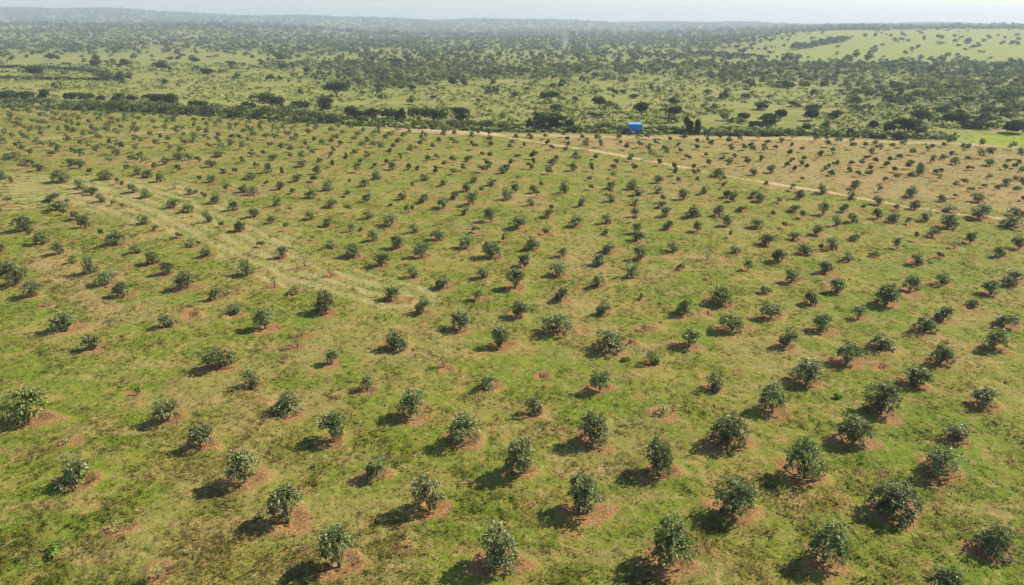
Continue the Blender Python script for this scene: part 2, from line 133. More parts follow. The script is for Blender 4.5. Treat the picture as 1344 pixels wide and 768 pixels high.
def terrain(x,y):
    x=np.asarray(x,float);y=np.asarray(y,float)
    a=x/np.maximum(y,30.0)
    zr=15.0*sm((y-430)/650.0)*sm((a-0.16)/0.32)
    zl=20.0*sm((y-600)/1100.0)*sm((-a-0.12)/0.3)
    und=1.2*np.sin(x*.009+1.3)*np.sin(y*.007)*sm((y-260)/300.0)
    Hr=np.interp(a,[-.75,-.58,-.42,-.3,-.15,0,.2,.4,.8],[97,90,67,55,45,40,30,22,21])
    Hr=Hr+3.5*np.sin(a*23+1)+2.5*np.sin(a*51+y*.003)  # ridge line
    r=sm((y-1900)/1600.0)
    return (zr+zl+und)*(1-r)+Hr*r


def h2(i, j, seed):
    v = np.sin(i * 127.1 + j * 311.7 + seed * 74.7) * 43758.5453
    return v - np.floor(v)

def vnoise(x, y, seed=0):
    i = np.floor(x); j = np.floor(y); f = x - i; g = y - j
    f = f * f * (3 - 2 * f); g = g * g * (3 - 2 * g)
    a = h2(i, j, seed); b = h2(i + 1, j, seed); c = h2(i, j + 1, seed); d = h2(i + 1, j + 1, seed)
    return (a * (1 - f) + b * f) * (1 - g) + (c * (1 - f) + d * f) * g

def fbm(x, y, oct=3, seed=0):
    s = 0.0; a = 0.5; n = 0.0
    for k in range(oct):
        s = s + a * vnoise(x * 2 ** k + 13.7 * k, y * 2 ** k - 7.3 * k, seed + k); n += a; a *= 0.5
    return s / n

def dist_poly(x, y, pts):
    d = np.full(np.shape(x), 1e9)
    for (x0, y0), (x1, y1) in zip(pts[:-1], pts[1:]):
        dx, dy = x1 - x0, y1 - y0; L = dx * dx + dy * dy
        t = np.clip(((x - x0) * dx + (y - y0) * dy) / L, 0, 1)
        d = np.minimum(d, np.hypot(x - x0 - t * dx, y - y0 - t * dy))
    return d

def in_poly(x, y, pts):
    c = np.zeros(np.shape(x), bool); n = len(pts)
    for i in range(n):
        x0, y0 = pts[i]; x1, y1 = pts[(i + 1) % n]
        if y0 == y1: continue
        k = ((y0 > y) != (y1 > y)) & (x < (x1 - x0) * (y - y0) / (y1 - y0) + x0)
        c ^= k
    return c

OX = np.array([p[0] for p in P_ORCH]); OY = np.array([p[1] for p in P_ORCH])
def orch_edge(x): return np.interp(x, OX, OY)
TX = np.array([p[0] for p in P_TRACK]); TY = np.array([p[1] for p in P_TRACK])

SOIL = []            # x, y, radius x, radius y, height
def soil_mask(x, y):
    """x, y flat arrays sorted by y in rows are not needed: bucket search on a coarse grid."""
    m = np.zeros(x.shape); z = np.zeros(x.shape)
    order = np.argsort(y, kind='stable'); ys = y[order]
    for (sx, sy, rx, ry, hh) in SOIL:
        a = np.searchsorted(ys, sy - 2.2 * ry); b = np.searchsorted(ys, sy + 2.2 * ry)
        idx = order[a:b]
        idx = idx[np.abs(x[idx] - sx) < 2.2 * rx]
        if len(idx) == 0: continue
        dx = (x[idx] - sx) / rx; dy = (y[idx] - sy) / ry
        ang = np.arctan2(dy, dx)
        d = np.hypot(dx, dy) * (1 + 0.16 * np.sin(ang * 2 + sx * 3) + 0.12 * np.sin(ang * 3 + sy * 5) + 0.07 * np.sin(ang * 5 + sx))
        m[idx] = np.maximum(m[idx], np.exp(-(d / 1.0) ** 4))
        rim = np.exp(-((d - 0.75) / 0.28) ** 2) * (0.55 + 0.45 * np.sin(ang + sx * 7)) - 0.5 * np.exp(-(d / 0.5) ** 2)
        z[idx] += hh * rim
    return m, z

def density(x, y):
    y = np.maximum(y, 20.0); a = x / y; e = orch_edge(x)
    d = sm((y - 235 + 60 * (fbm(x * .02, y * .02, 2, 60) - .5)) / 110.0) * .85 + .06
    left = sm((-a - .12) / .25)
    d = d * (1 - left * (1 - sm((y - 430) / 300.0)) * .90)
    right = sm((a - .40) / .15)
    d = np.maximum(d, right * sm((y - e - 22) / 15.0) * .95)
    d *= .35 + 1.3 * sm((fbm(x * .018, y * .018, 3, 70) - .33) / .3)
    fg = sm((a - .30) / .1) * sm((y - 385) / 130.0 + .5 * (vnoise(x * .03, y * .03, 44) - .5)) * (1 - sm((y - 950) / 150.0))
    d = d * (1 - .96 * fg)
    d *= sm((y - e - 10) / 6.0)
    d = d * (1 - in_poly(x, y, P_LUSH))
    return np.clip(d, 0, 1)

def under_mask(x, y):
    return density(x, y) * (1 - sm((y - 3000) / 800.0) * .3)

def masks(x, y):
    e = orch_edge(x)
    wob = (vnoise(x * .25, y * .25, 5) - .5)
    meadow = sm((y - e + 1.0 + 3 * wob) / 3.0)
    dt = dist_poly(x, y, P_TRACK)
    w = 0.62 + 0.5 * wob
    track = (1 - sm((dt - w * .6) / (w * .9))) * (1 - .45 * np.exp(-(dt / .28) ** 2)) * np.clip(.55 + .9 * vnoise(x * .22, y * .22, 33), 0, 1)
    ds = dist_poly(x, y, P_STRIP)
    track = np.maximum(track, np.interp(x, [-40, -14], [.35, .75]) * (1 - sm((ds - 0.9 - 1.4 * wob) / 2.2)))
    track = np.maximum(track, 0.55 * (1 - sm((np.abs(y - e + 2.2) - .8 - wob) / 2.0)) * sm((x + 45) / 20.0))
    d2 = dist_poly(x, y, P_STRIP2)
    track = np.maximum(track, 0.5 * (1 - sm((d2 - .5 - 1.5 * wob) / 1.6)))
    dd = dist_poly(x, y, P_DRY); dd2 = dist_poly(x, y, P_DRY2)
    ww = np.interp(y, [50, 60, 75, 90], [2.6, 3.4, 5.0, 7.0])
    dry = np.maximum(1 - sm((dd - ww * .5 - 2.2 * wob) / (ww * 1.1)), 0.95 * (1 - sm((dd2 - 2.4 - 2.5 * wob) / 3.5)))
    st_ = np.minimum(dd, dd2 + 20 * (dd2 > 6)) + .7 * wob
    dry = np.clip(dry * (.66 + .34 * np.cos(st_ * 2 * math.pi / 1.7)) * (.75 + .5 * vnoise(x * .4, y * .4, 35)), 0, 1)
    db = dist_poly(x, y, P_BROWN)
    brown = 0.75 * (1 - sm((db - .5 - wob) / 1.6))
    side = sm((y - np.interp(x, TX, TY)) / 7.0) * sm((x + 14) / 8.0) * (1 - meadow)
    brown = np.maximum(brown, 0.75 * side * np.clip(0.7 + 1.3 * (vnoise(x * .12, y * .12, 9) - .4), 0, 1))
    pat = fbm(x * .16, y * .16, 3, 21)
    brown = np.maximum(brown, 0.40 * sm((pat - .57) / .14) * (1 - meadow))
    lush = in_poly(x, y, P_LUSH).astype(float)
    far_green = sm((x / np.maximum(y, 30) - .3) / .1) * sm((y - 380) / 140.0) * (1 - sm((y - 900) / 250.0))
    lush = np.maximum(lush, 0.32 * far_green)
    return dict(meadow=meadow, track=track, dry=dry, brown=brown, lush=lush, under=under_mask(x, y))

# ------------------------------------------------------------------ mesh helpers
def mesh_from(name, V, F, attrs=None, mat=None, smooth=False):
    V = np.asarray(V, np.float32); F = np.asarray(F, np.int32)
    me = bpy.data.meshes.new(name); n = F.shape[1]
    me.vertices.add(len(V)); me.vertices.foreach_set('co', V.ravel())
    me.loops.add(F.size); me.loops.foreach_set('vertex_index', F.ravel())
    me.polygons.add(len(F)); me.polygons.foreach_set('loop_start', np.arange(0, F.size, n, dtype=np.int32))
    me.polygons.foreach_set('use_smooth', np.full(len(F), smooth, bool))
    me.update(calc_edges=True)
    for k, v in (attrs or {}).items():
        a = me.attributes.new(k, 'FLOAT', 'POINT'); a.data.foreach_set('value', np.asarray(v, np.float32))
    if mat: me.materials.append(mat)
    return me

def link(name, me, parent=None, loc=None, kind=None, label=None, cat=None, group=None):
    o = bpy.data.objects.new(name, me); COL.objects.link(o)
    if parent: o.parent = parent
    if loc is not None: o.location = loc
    if kind: o['kind'] = kind
    if label: o['label'] = label
    if cat: o['category'] = cat
    if group: o['group'] = group
    return o

def norm(v): return v / np.maximum(np.linalg.norm(v, axis=-1, keepdims=True), 1e-9)

# ------------------------------------------------------------------ materials
def new_mat(name):
    m = bpy.data.materials.new(name); m.use_nodes = True
    return m, m.node_tree.nodes, m.node_tree.links, m.node_tree.nodes['Principled BSDF']

def mixc(n, l, fac, a, b, mode='MIX'):
    x = n.new('ShaderNodeMix'); x.data_type = 'RGBA'; x.blend_type = mode; x.clamp_factor = True
    for sock, v in ((x.inputs[0], fac), (x.inputs[6], a), (x.inputs[7], b)):
        if isinstance(v, (int, float)): sock.default_value = v
        elif isinstance(v, tuple): sock.default_value = v + (1,) if len(v) == 3 else v
        else: l.new(v, sock)
    return x.outputs[2]

def math_(n, l, op, a, b=0.0, clamp=False):
    x = n.new('ShaderNodeMath'); x.operation = op; x.use_clamp = clamp
    for s, v in ((x.inputs[0], a), (x.inputs[1], b)):
        if isinstance(v, (int, float)): s.default_value = v
        else: l.new(v, s)
    return x.outputs[0]

def attr(n, name):
    a = n.new('ShaderNodeAttribute'); a.attribute_name = name; return a.outputs['Fac']

def noise(n, l, vec, scale, detail=4, rough=.55, off=(0, 0, 0)):
    t = n.new('ShaderNodeTexNoise'); t.inputs['Scale'].default_value = scale
    t.inputs['Detail'].default_value = detail; t.inputs['Roughness'].default_value = rough
    if off != (0, 0, 0):
        mp = n.new('ShaderNodeMapping'); mp.inputs['Location'].default_value = off; l.new(vec, mp.inputs['Vector']); vec = mp.outputs[0]
    l.new(vec, t.inputs['Vector']); return t.outputs['Fac']

def ramp(n, l, v, lo, hi):
    x = n.new('ShaderNodeMapRange'); x.interpolation_type = 'SMOOTHSTEP'
    x.inputs['From Min'].default_value = lo; x.inputs['From Max'].default_value = hi
    l.new(v, x.inputs['Value']); return x.outputs['Result']

def field_colour(n, l):
    pos = n.new('ShaderNodeNewGeometry').outputs['Position']
    sp = n.new('ShaderNodeSeparateXYZ'); l.new(pos, sp.inputs[0])
    cb = n.new('ShaderNodeCombineXYZ'); l.new(sp.outputs[0], cb.inputs[0]); l.new(sp.outputs[1], cb.inputs[1])
    p = cb.outputs[0]
    big = noise(n, l, p, .11, 5, .6)
    mid = noise(n, l, p, .55, 5, .6, (31, 7, 0))
    fine = noise(n, l, p, 2.6, 6, .65, (3, 71, 0))
    tuft = noise(n, l, p, 5.5, 3, .6, (13, 21, 0))
    a = math_(n, l, 'ADD', math_(n, l, 'MULTIPLY', big, .6), math_(n, l, 'MULTIPLY', mid, .4))
    c = mixc(n, l, ramp(n, l, a, .41, .66), (.112, .162, .013), (.225, .195, .045))
    c = mixc(n, l, math_(n, l, 'MULTIPLY', ramp(n, l, fine, .50, .66), .55), c, (.37, .255, .115))
    c = mixc(n, l, math_(n, l, 'MULTIPLY', ramp(n, l, mid, .55, .68), .5), c, (.31, .19, .085))
    c = mixc(n, l, math_(n, l, 'MULTIPLY', ramp(n, l, tuft, .56, .70), .4), c, (.13, .175, .02))
    mp = n.new('ShaderNodeMapping'); mp.inputs['Scale'].default_value = (.10, .75, 1); l.new(p, mp.inputs['Vector'])
    strk = noise(n, l, mp.outputs[0], 1.0, 4, .6)           # mown and trodden streaks along the rows
    c = mixc(n, l, math_(n, l, 'MULTIPLY', ramp(n, l, strk, .50, .66), .42), c, mixc(n, l, fine, (.24, .16, .07), (.38, .27, .12)))
    c = mixc(n, l, math_(n, l, 'MULTIPLY', attr(n, 'brown'), .8), c, mixc(n, l, fine, (.23, .155, .068), (.36, .26, .125)))
    mead = mixc(n, l, ramp(n, l, a, .40, .62), (.160, .185, .038), (.265, .25, .075))
    mead = mixc(n, l, math_(n, l, 'MULTIPLY', ramp(n, l, fine, .48, .66), .65), mead, (.11, .145, .028))
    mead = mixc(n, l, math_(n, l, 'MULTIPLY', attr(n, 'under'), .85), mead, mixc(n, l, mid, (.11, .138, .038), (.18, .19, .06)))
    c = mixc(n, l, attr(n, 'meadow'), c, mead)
    c = mixc(n, l, attr(n, 'lush'), c, mixc(n, l, fine, (.17, .235, .018), (.22, .28, .035)))
    ed = math_(n, l, 'MULTIPLY', math_(n, l, 'SUBTRACT', fine, .5), .9)
    dryf = ramp(n, l, math_(n, l, 'ADD', attr(n, 'dry'), math_(n, l, 'MULTIPLY', ed, 1.6)), .15, 1.05)
    c = mixc(n, l, math_(n, l, 'MULTIPLY', dryf, .62), c, mixc(n, l, tuft, (.25, .21, .085), (.42, .36, .19)))
    trf = ramp(n, l, math_(n, l, 'ADD', attr(n, 'track'), ed), .3, .75)
    c = mixc(n, l, trf, c, mixc(n, l, fine, (.33, .22, .12), (.50, .38, .23)))
    so = ramp(n, l, math_(n, l, 'ADD', attr(n, 'soil'), math_(n, l, 'MULTIPLY', ed, 1.9)), .22, .62)
    clod = ramp(n, l, noise(n, l, p, 8.5, 5, .7, (9, 2, 0)), .30, .68)
    c = mixc(n, l, so, c, mixc(n, l, clod, (.11, .062, .024), (.37, .220, .088)))
    return c, p, fine, tuft, so

gmat, n, l, b = new_mat('field_ground')
c, p, fine, tuft, so = field_colour(n, l)
vf = noise(n, l, p, 9.0, 4, .7, (5, 5, 0))
c = mixc(n, l, 1.0, c, mixc(n, l, ramp(n, l, vf, .3, .7), (.78, .78, .78), (1.12, 1.12, 1.12)), 'MULTIPLY')
l.new(c, b.inputs['Base Color']); b.inputs['Roughness'].default_value = .95; b.inputs['Specular IOR Level'].default_value = .1
bp = n.new('ShaderNodeBump'); bp.inputs['Strength'].default_value = .7; bp.inputs['Distance'].default_value = .18
hh = math_(n, l, 'ADD', math_(n, l, 'MULTIPLY', fine, .9), math_(n, l, 'MULTIPLY', vf, .45))
l.new(hh, bp.inputs['Height']); l.new(bp.outputs[0], b.inputs['Normal'])

grmat, n, l, b = new_mat('grass_blades')
c, p, fine, tuft, so = field_colour(n, l)
tn = attr(n, 'tone')
c = mixc(n, l, ramp(n, l, tn, .60, 1.0), c, (.38, .275, .12))
c = mixc(n, l, math_(n, l, 'SUBTRACT', 1.0, ramp(n, l, tn, .0, .4)), c, (.115, .175, .011))
l.new(c, b.inputs['Base Color']); b.inputs['Roughness'].default_value = .7; b.inputs['Specular IOR Level'].default_value = .15
tr = n.new('ShaderNodeBsdfTranslucent'); l.new(c, tr.inputs['Color'])
ms = n.new('ShaderNodeMixShader'); ms.inputs[0].default_value = .5
l.new(b.outputs[0], ms.inputs[1]); l.new(tr.outputs[0], ms.inputs[2]); l.new(ms.outputs[0], n['Material Output'].inputs['Surface'])

def leaf_mat(name, dark, light, rough, transl, spec=.5, use_obj=True):
    m, n, l, b = new_mat(name)
    c = mixc(n, l, attr(n, 'tone'), dark, light)
    if use_obj:
        oi = n.new('ShaderNodeObjectInfo'); c = mixc(n, l, 1.0, c, oi.outputs['Color'], 'MULTIPLY')
    l.new(c, b.inputs['Base Color']); b.inputs['Roughness'].default_value = rough; b.inputs['Specular IOR Level'].default_value = spec
    tr = n.new('ShaderNodeBsdfTranslucent'); l.new(mixc(n, l, 1.0, c, (1.0, 1.25, .55), 'MULTIPLY'), tr.inputs['Color'])
    ms = n.new('ShaderNodeMixShader'); ms.inputs[0].default_value = transl
    l.new(b.outputs[0], ms.inputs[1]); l.new(tr.outputs[0], ms.inputs[2]); l.new(ms.outputs[0], n['Material Output'].inputs['Surface'])
    return m
orch_leaf = leaf_mat('orchard_leaf', (.050, .072, .017), (.26, .28, .11), .44, .28, .44)
far_leaf = leaf_mat('far_orchard_leaf', (.048, .072, .019), (.22, .245, .095), .75, .26, .1, False)
bush_leaf = leaf_mat('bush_leaf', (.055, .075, .028), (.22, .235, .095), .8, .34, .05)
weed_leaf = leaf_mat('weed_leaf', (.08, .15, .015), (.18, .25, .04), .6, .3, .25)

bark, n, l, b = new_mat('bark')
tcn = n.new('ShaderNodeTexCoord')
bn = noise(n, l, tcn.outputs['Object'], 14, 5)
l.new(mixc(n, l, bn, (.06, .042, .03), (.20, .15, .11)), b.inputs['Base Color']); b.inputs['Roughness'].default_value = .9

# ------------------------------------------------------------------ foliage builders
def leaves(P, D, L, Wd, tone, rs):
    """folded, drooping, pointed leaves: P base points, D directions."""
    nL = len(P)
    up = np.array([0, 0, 1.0]) + rs.normal(0, .35, (nL, 3))
    side = norm(np.cross(D, up)); nr = norm(np.cross(side, D))
    L = L[:, None]; Wd = Wd[:, None]
    mid = P + D * L * .48
    tip = P + D * L + np.array([0, 0, -1.0]) * L * .22
    V = np.stack([P, mid + side * Wd * .5 + nr * Wd * .12, tip, mid - side * Wd * .5 + nr * Wd * .12], 1).reshape(-1, 3)
    i = np.arange(nL)[:, None] * 4
    F = np.concatenate([i + [0, 1, 2], i + [0, 2, 3]], 0)
    return V, F, np.repeat(tone, 4)

def tube(a, b, ra, rb, k=5):
    a = np.array(a, float); b = np.array(b, float)
    d = norm(b - a); s = norm(np.cross(d, [.3, .9, .1])); t = np.cross(d, s)
    an = np.arange(k) * 2 * math.pi / k
    ring = np.cos(an)[:, None] * s + np.sin(an)[:, None] * t
    V = np.concatenate([a + ring * ra, b + ring * rb])
    F = [[i, (i + 1) % k, k + (i + 1) % k, k + i] for i in range(k)]
    return V, np.array(F)

def join(parts):
    V = []; F = []; T = []; o = 0
    for q in parts:
        V.append(q[0]); F.append(q[1] + o); o += len(q[0])
        if len(q) > 2: T.append(q[2])
    return np.concatenate(V), np.concatenate(F), (np.concatenate(T) if T else None)

def orchard_tree(seed, W, H, shoots, per, leaf, base=.14, sparse=False):
    """crown (leaf whorls on shoot tips, gathered in uneven sub-crowns) and trunk with limbs"""
    rs = np.random.default_rng(seed)
    k = rs.integers(5, 8) if not sparse else rs.integers(2, 4)
    zc = H * (base + 1) / 2; hz = H * (1 - base) / 2
    lob = []
    for q in range(k):
        an = q * 2 * math.pi / k + rs.uniform(-.5, .5); r = W * rs.uniform(.12, .28)
        lob.append((r * math.cos(an), r * math.sin(an), zc + hz * rs.uniform(-.6, .3), W * rs.uniform(.19, .31), hz * rs.uniform(.40, .64)))
    lob.append((rs.uniform(-.08, .08) * W, rs.uniform(-.08, .08) * W, zc + hz * rs.uniform(.38, .5), W * rs.uniform(.2, .3), hz * .5))
    lob = np.array(lob)
    pr = lob[:, 3] ** 2; pick = rs.choice(len(lob), shoots, p=pr / pr.sum())
    u = norm(rs.normal(0, 1, (shoots, 3))); u[:, 2] = np.where(u[:, 2] < -.55, -u[:, 2], u[:, 2])
    rad = rs.uniform(.55, 1.05, shoots) ** .8; rad = np.where((rs.random(shoots) < .16) & (u[:, 2] > .1), rad * 1.35, rad)
    C = lob[pick]
    S = C[:, :3] + u * rad[:, None] * np.stack([C[:, 3], C[:, 3], C[:, 4]], 1)
    S[:, 2] = np.maximum(S[:, 2], H * max(base, .05) + rs.uniform(0, .1, shoots))
    out = norm((S - np.array([0, 0, zc * .75])) / np.array([W / 2, W / 2, hz]))
    nl = shoots * per; ri = np.repeat(np.arange(shoots), per)
    D = norm(out[ri] * .55 + norm(rs.normal(0, 1, (nl, 3))) * .95 + np.array([0, 0, -.12]))
    P = S[ri] + rs.normal(0, leaf * .28, (nl, 3))
    st = np.clip(rs.normal(.42, .27, shoots), 0, 1)
    tone = np.clip(st[ri] + rs.normal(0, .18, nl), 0, 1)
    V, F, T = leaves(P, D, leaf * .88 * rs.uniform(.7, 1.2, nl), leaf * .38 * rs.uniform(.8, 1.15, nl), tone, rs)
    me = mesh_from('crown', V, F, {'tone': T}, orch_leaf)
    # trunk: a short leaning stem that forks low into limbs reaching each sub-crown
    fork = np.array([rs.normal(0, .03), rs.normal(0, .03), H * max(base * .9, .10)])
    r0 = .016 + .017 * W
    parts = [tube((0, 0, -.06), fork, r0 * 1.25, r0)]
    for q in range(2):
        an = rs.uniform(0, 6.28); parts.append(tube((.05 * math.cos(an), .05 * math.sin(an), -.05), lob[q, :3], r0 * .8, r0 * .35, 4))
    for c0 in lob:
        m = (fork + c0[:3]) / 2 + rs.normal(0, .05, 3) * W
        parts += [tube(fork, m, r0 * .62, r0 * .42, 4), tube(m, c0[:3] + [0, 0, c0[4] * .5], r0 * .42, r0 * .16, 4)]
    for s in S[rs.permutation(shoots)[:max(6, shoots // 5)]]:
        j = np.argmin(np.linalg.norm(lob[:, :3] - s, axis=1)); parts.append(tube(lob[j, :3], s, r0 * .22, r0 * .1, 3 + 1))
    V, F, _ = join(parts)
    return me, mesh_from('trunk', V, F, None, bark, True)

def leaf_cloud(rs, lobes, nq, size, tone0=.4, spread=.2, flat=1.0, up=.35):
    """quads on and in lobes (x, y, z, rx, rz): bush and crown foliage"""
    lobes = np.array(lobes, float); w = lobes[:, 3] ** 2
    pick = rs.choice(len(lobes), nq, p=w / w.sum()); C = lobes[pick]
    u = norm(rs.normal(0, 1, (nq, 3))); u[:, 2] = np.where(u[:, 2] < -.35, -u[:, 2] * .8, u[:, 2])
    rad = rs.uniform(.45, 1.08, nq) ** .6
    P = C[:, :3] + u * rad[:, None] * np.stack([C[:, 3], C[:, 3], C[:, 4]], 1)
    nr = norm(u + norm(rs.normal(0, 1, (nq, 3))) * .8 + np.array([0, 0, up]))
    a = norm(np.cross(nr, rs.normal(0, 1, (nq, 3)))); bb = np.cross(nr, a)
    s = (size * rs.uniform(.6, 1.35, nq))[:, None]
    V = np.stack([P - a * s * .6, P + bb * s * .42, P + a * s * .6, P - bb * s * .42], 1).reshape(-1, 3)
    F = np.arange(nq * 4).reshape(-1, 4)
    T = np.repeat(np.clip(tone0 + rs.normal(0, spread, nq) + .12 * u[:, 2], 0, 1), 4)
    return V, F, T

def bush_lobes(rs, W, H, k):
    lb = []
    for q in range(k):
        an = rs.uniform(0, 2 * math.pi); r = W * rs.uniform(.05, .3)
        rx = W * rs.uniform(.2, .32); rz = H * rs.uniform(.24, .38)
        lb.append((r * math.cos(an), r * math.sin(an), rs.uniform(rz * .7, max(H - rz, rz * .8)), rx, rz))
    return lb

# ------------------------------------------------------------------ orchard layout
TREES = parse(D_TREES)
MEAS = np.array([[t[0], t[1]] for t in TREES])
lay = []                                      # the far rows: the planting grid carried on
ry = 68.0; row = 15
while ry < 196:
    off = -0.3 + (3.45 if row % 2 else 0)
    for kx in range(-34, 35):
        x = off + 6.9 * kx + rng.normal(0, .45); y = ry + rng.normal(0, .4)
        if abs(x) > .95 * y + 4 or y > orch_edge(x) - (3.0 if x > -40 else 1.5): continue
        if np.min(np.hypot(MEAS[:, 0] - x, MEAS[:, 1] - y)) < 3.0: continue
        inside = abs(x) < .73 * y
        if inside and y < 104: continue
        if rng.random() < .08: continue
        W = np.clip(rng.normal(1.85 if x < -25 else 1.5, .3), .8, 2.5); H = W * np.clip(rng.normal(.98, .14), .7, 1.4)
        lay.append((x, y, W, H, ''))
    ry += 2.97; row += 1
BARE = [(-14.8, 35.6, .6), (5.2, 45.6, .7), (15.2, 49.0, .7), (-3.2, 61.0, .8), (10.5, 66.0, .9), (27.5, 55.5, .8), (33.0, 52.5, .9), (20.5, 62.0, .9), (38.6, 62.0, 1.0), (-20.2, 41.9, .8), (1.9, 38.9, .6), (12.3, 38.9, .5), (24.3, 40.1, .7), (-25.0, 48.7, 1.0), (-8.9, 43.9, .7), (-8.6, 52.0, 1.0), (-21.7, 48.3, .6), (8.2, 43.8, .7)]
for t in TREES:
    s = .40 * t[2] + .30
    SOIL.append((t[0] + rng.normal(.03, .1), t[1] + rng.normal(.0, .1), s * rng.uniform(.95, 1.35), s * rng.uniform(.9, 1.2), rng.uniform(.11, .21)))
for t in lay:
    SOIL.append((t[0], t[1], 0.40 * t[2] + .2, .40 * t[2] + .2, .03))
for (x, y, r) in BARE:
    SOIL.append((x, y, r, r * .8, .32))

# ------------------------------------------------------------------ ground: one sheet to the horizon
rows = [-30.0]
while rows[-1] < 5200:
    yy = rows[-1]; rows.append(yy + (2.5 if yy < 10 else max(.13, .0052 * yy)))
ysr = np.array(rows); cols = np.linspace(-1.12, 1.12, 860)
GX = (cols[None, :] * (ysr[:, None] + 45)); GY = np.repeat(ysr[:, None], len(cols), 1)
gx, gy = GX.ravel(), GY.ravel()
mk = masks(gx, gy); sm_, sz = soil_mask(gx, gy)
lump = (fbm(gx * 1.7, gy * 1.7, 3, 3) - .5) * .16 + (fbm(gx * .35, gy * .35, 2, 4) - .5) * .25
lump *= (1 - sm((gy - 120) / 120.0)) * (1 - .7 * mk['track']) * (1 - .5 * sm_)
gz = terrain(gx, gy) + lump + sz
nr_, nc = GX.shape
ii = np.arange((nr_ - 1) * nc).reshape(nr_ - 1, nc)[:, :-1].ravel()
GF = np.stack([ii, ii + 1, ii + nc + 1, ii + nc], 1)
mk['soil'] = sm_
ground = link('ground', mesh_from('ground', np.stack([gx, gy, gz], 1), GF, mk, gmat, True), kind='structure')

# ------------------------------------------------------------------ grass tufts
NT = 170000
ty = 17 * (195 / 17) ** rng.random(NT); tx = (rng.random(NT) * 2 - 1) * (.92 * ty + 7)
tm = masks(tx, ty); ts, tz = soil_mask(tx, ty)
keep = (rng.random(NT) > ts * 1.02) & (rng.random(NT) > tm['track'] * 1.4) & (rng.random(NT) > .75 * tm['dry'])
keep &= (rng.random(NT) < .25 + 1.1 * sm((fbm(tx * .5, ty * .5, 3, 40) - .36) / .3))
tx, ty = tx[keep], ty[keep]; tm = {k: v[keep] for k, v in tm.items()}; ts = ts[keep]
tlump = (fbm(tx * 1.7, ty * 1.7, 3, 3) - .5) * .16 + (fbm(tx * .35, ty * .35, 2, 4) - .5) * .25
tlump *= (1 - sm((ty - 120) / 120.0)) * (1 - .7 * tm['track'])
tz = terrain(tx, ty) + tlump - .02
nt = len(tx); NB = 7
sc = np.clip(ty / 45.0, 1.0, 1.35) * (.55 + .9 * fbm(tx * .8, ty * .8, 2, 50))
bx = np.repeat(tx, NB); by = np.repeat(ty, NB); bz = np.repeat(tz, NB); bs = np.repeat(sc, NB)
an = rng.uniform(0, 2 * math.pi, nt * NB); le = rng.uniform(.45, 1.6, nt * NB)
dx, dy = np.cos(an), np.sin(an)
rr = rng.uniform(0, .12, nt * NB) * bs; bx += dx * rr; by += dy * rr
hgt = rng.uniform(.045, .115, nt * NB) * bs * np.repeat(np.where(rng.random(nt) < .05, 2.2, 1.0), NB); wid = rng.uniform(.02, .048, nt * NB) * bs
pa = rng.uniform(0, 2 * math.pi, nt * NB); px, py = np.cos(pa), np.sin(pa)
sg = np.where(px * dy - py * dx < 0, -1.0, 1.0); px, py = px * sg, py * sg      # faces look upward
V = np.stack([np.stack([bx - px * wid, by - py * wid, bz], 1), np.stack([bx + px * wid, by + py * wid, bz], 1),
              np.stack([bx + dx * le * hgt, by + dy * le * hgt, bz + hgt], 1)], 1).reshape(-1, 3)
ga = {k: np.repeat(v, NB * 3) for k, v in tm.items()}; ga['soil'] = np.repeat(ts * .6, NB * 3)
ga['tone'] = np.repeat(np.clip(np.repeat(rng.normal(.5, .2, nt), NB) + rng.normal(0, .12, nt * NB), 0, 1), 3)
gme = mesh_from('grass', V, np.arange(len(V)).reshape(-1, 3), ga, grmat, True)
nrm = np.repeat(norm(np.stack([dx * .4, dy * .4, np.full(nt * NB, 1.0)], 1)), 3, 0)
gme.normals_split_custom_set_from_vertices(nrm.tolist())
link('grass', gme, kind='stuff', label='short patchy green and straw grass covering the orchard floor', cat='grass')

# ------------------------------------------------------------------ orchard trees: prototypes, then copies
PROTO = []       # (width, height, crown mesh, trunk mesh, class)
spec = [('L', 1.75, 1.65, 120, 9, .22), ('L', 1.70, 2.05, 132, 9, .22), ('L', 1.95, 1.55, 125, 9, .22), ('L', 1.6, 1.85, 112, 9, .21), ('L', 2.0, 2.1, 150, 9, .22), ('L', 1.8, 1.75, 88, 9, .23),
        ('L', 1.7, 1.9, 96, 9, .23), ('L', 1.5, 1.7, 100, 9, .21), ('L', 1.9, 1.8, 118, 9, .22), ('L', 1.65, 1.5, 90, 9, .22),
        ('M', 1.20, 1.20, 90, 9, .19), ('M', 1.25, 1.50, 95, 9, .19), ('M', 1.30, 1.05, 86, 9, .19), ('M', 1.15, 1.35, 66, 9, .19), ('M', 1.35, 1.3, 98, 9, .19),
        ('S', .85, .90, 52, 8, .16), ('S', .80, 1.10, 52, 8, .16), ('S', .90, .70, 46, 8, .16), ('S', .6, .75, 34, 8, .14)]
for i, (cl, w, hgt_, sh, per, lf) in enumerate(spec):
    c_, t_ = orchard_tree(100 + i, w, hgt_, sh, per + 2, lf, base=.01 if i % 3 else .05); PROTO.append((w, hgt_, c_, t_, cl))
for i, (w, hgt_, sh) in enumerate([(.75, 1.0, 13), (.9, .8, 15), (.7, .6, 12), (1.1, 1.3, 22)]):
    c_, t_ = orchard_tree(300 + i, w, hgt_, sh, 7, .17, base=.25, sparse=True); PROTO.append((w, hgt_, c_, t_, 'X'))

ORD = ['first', 'second', 'third', 'fourth', 'fifth', 'sixth', 'seventh', 'eighth', 'ninth', 'tenth', 'eleventh', 'twelfth']
def project(x, y, z):
    p = math.radians(21.39); dep = y * math.cos(p) + (21 - z) * math.sin(p); v = -y * math.sin(p) + (21 - z) * math.cos(p)
    return 50 + 100 * x / dep * 896 / 1344, 100 * (384 + v / dep * 896) / 768

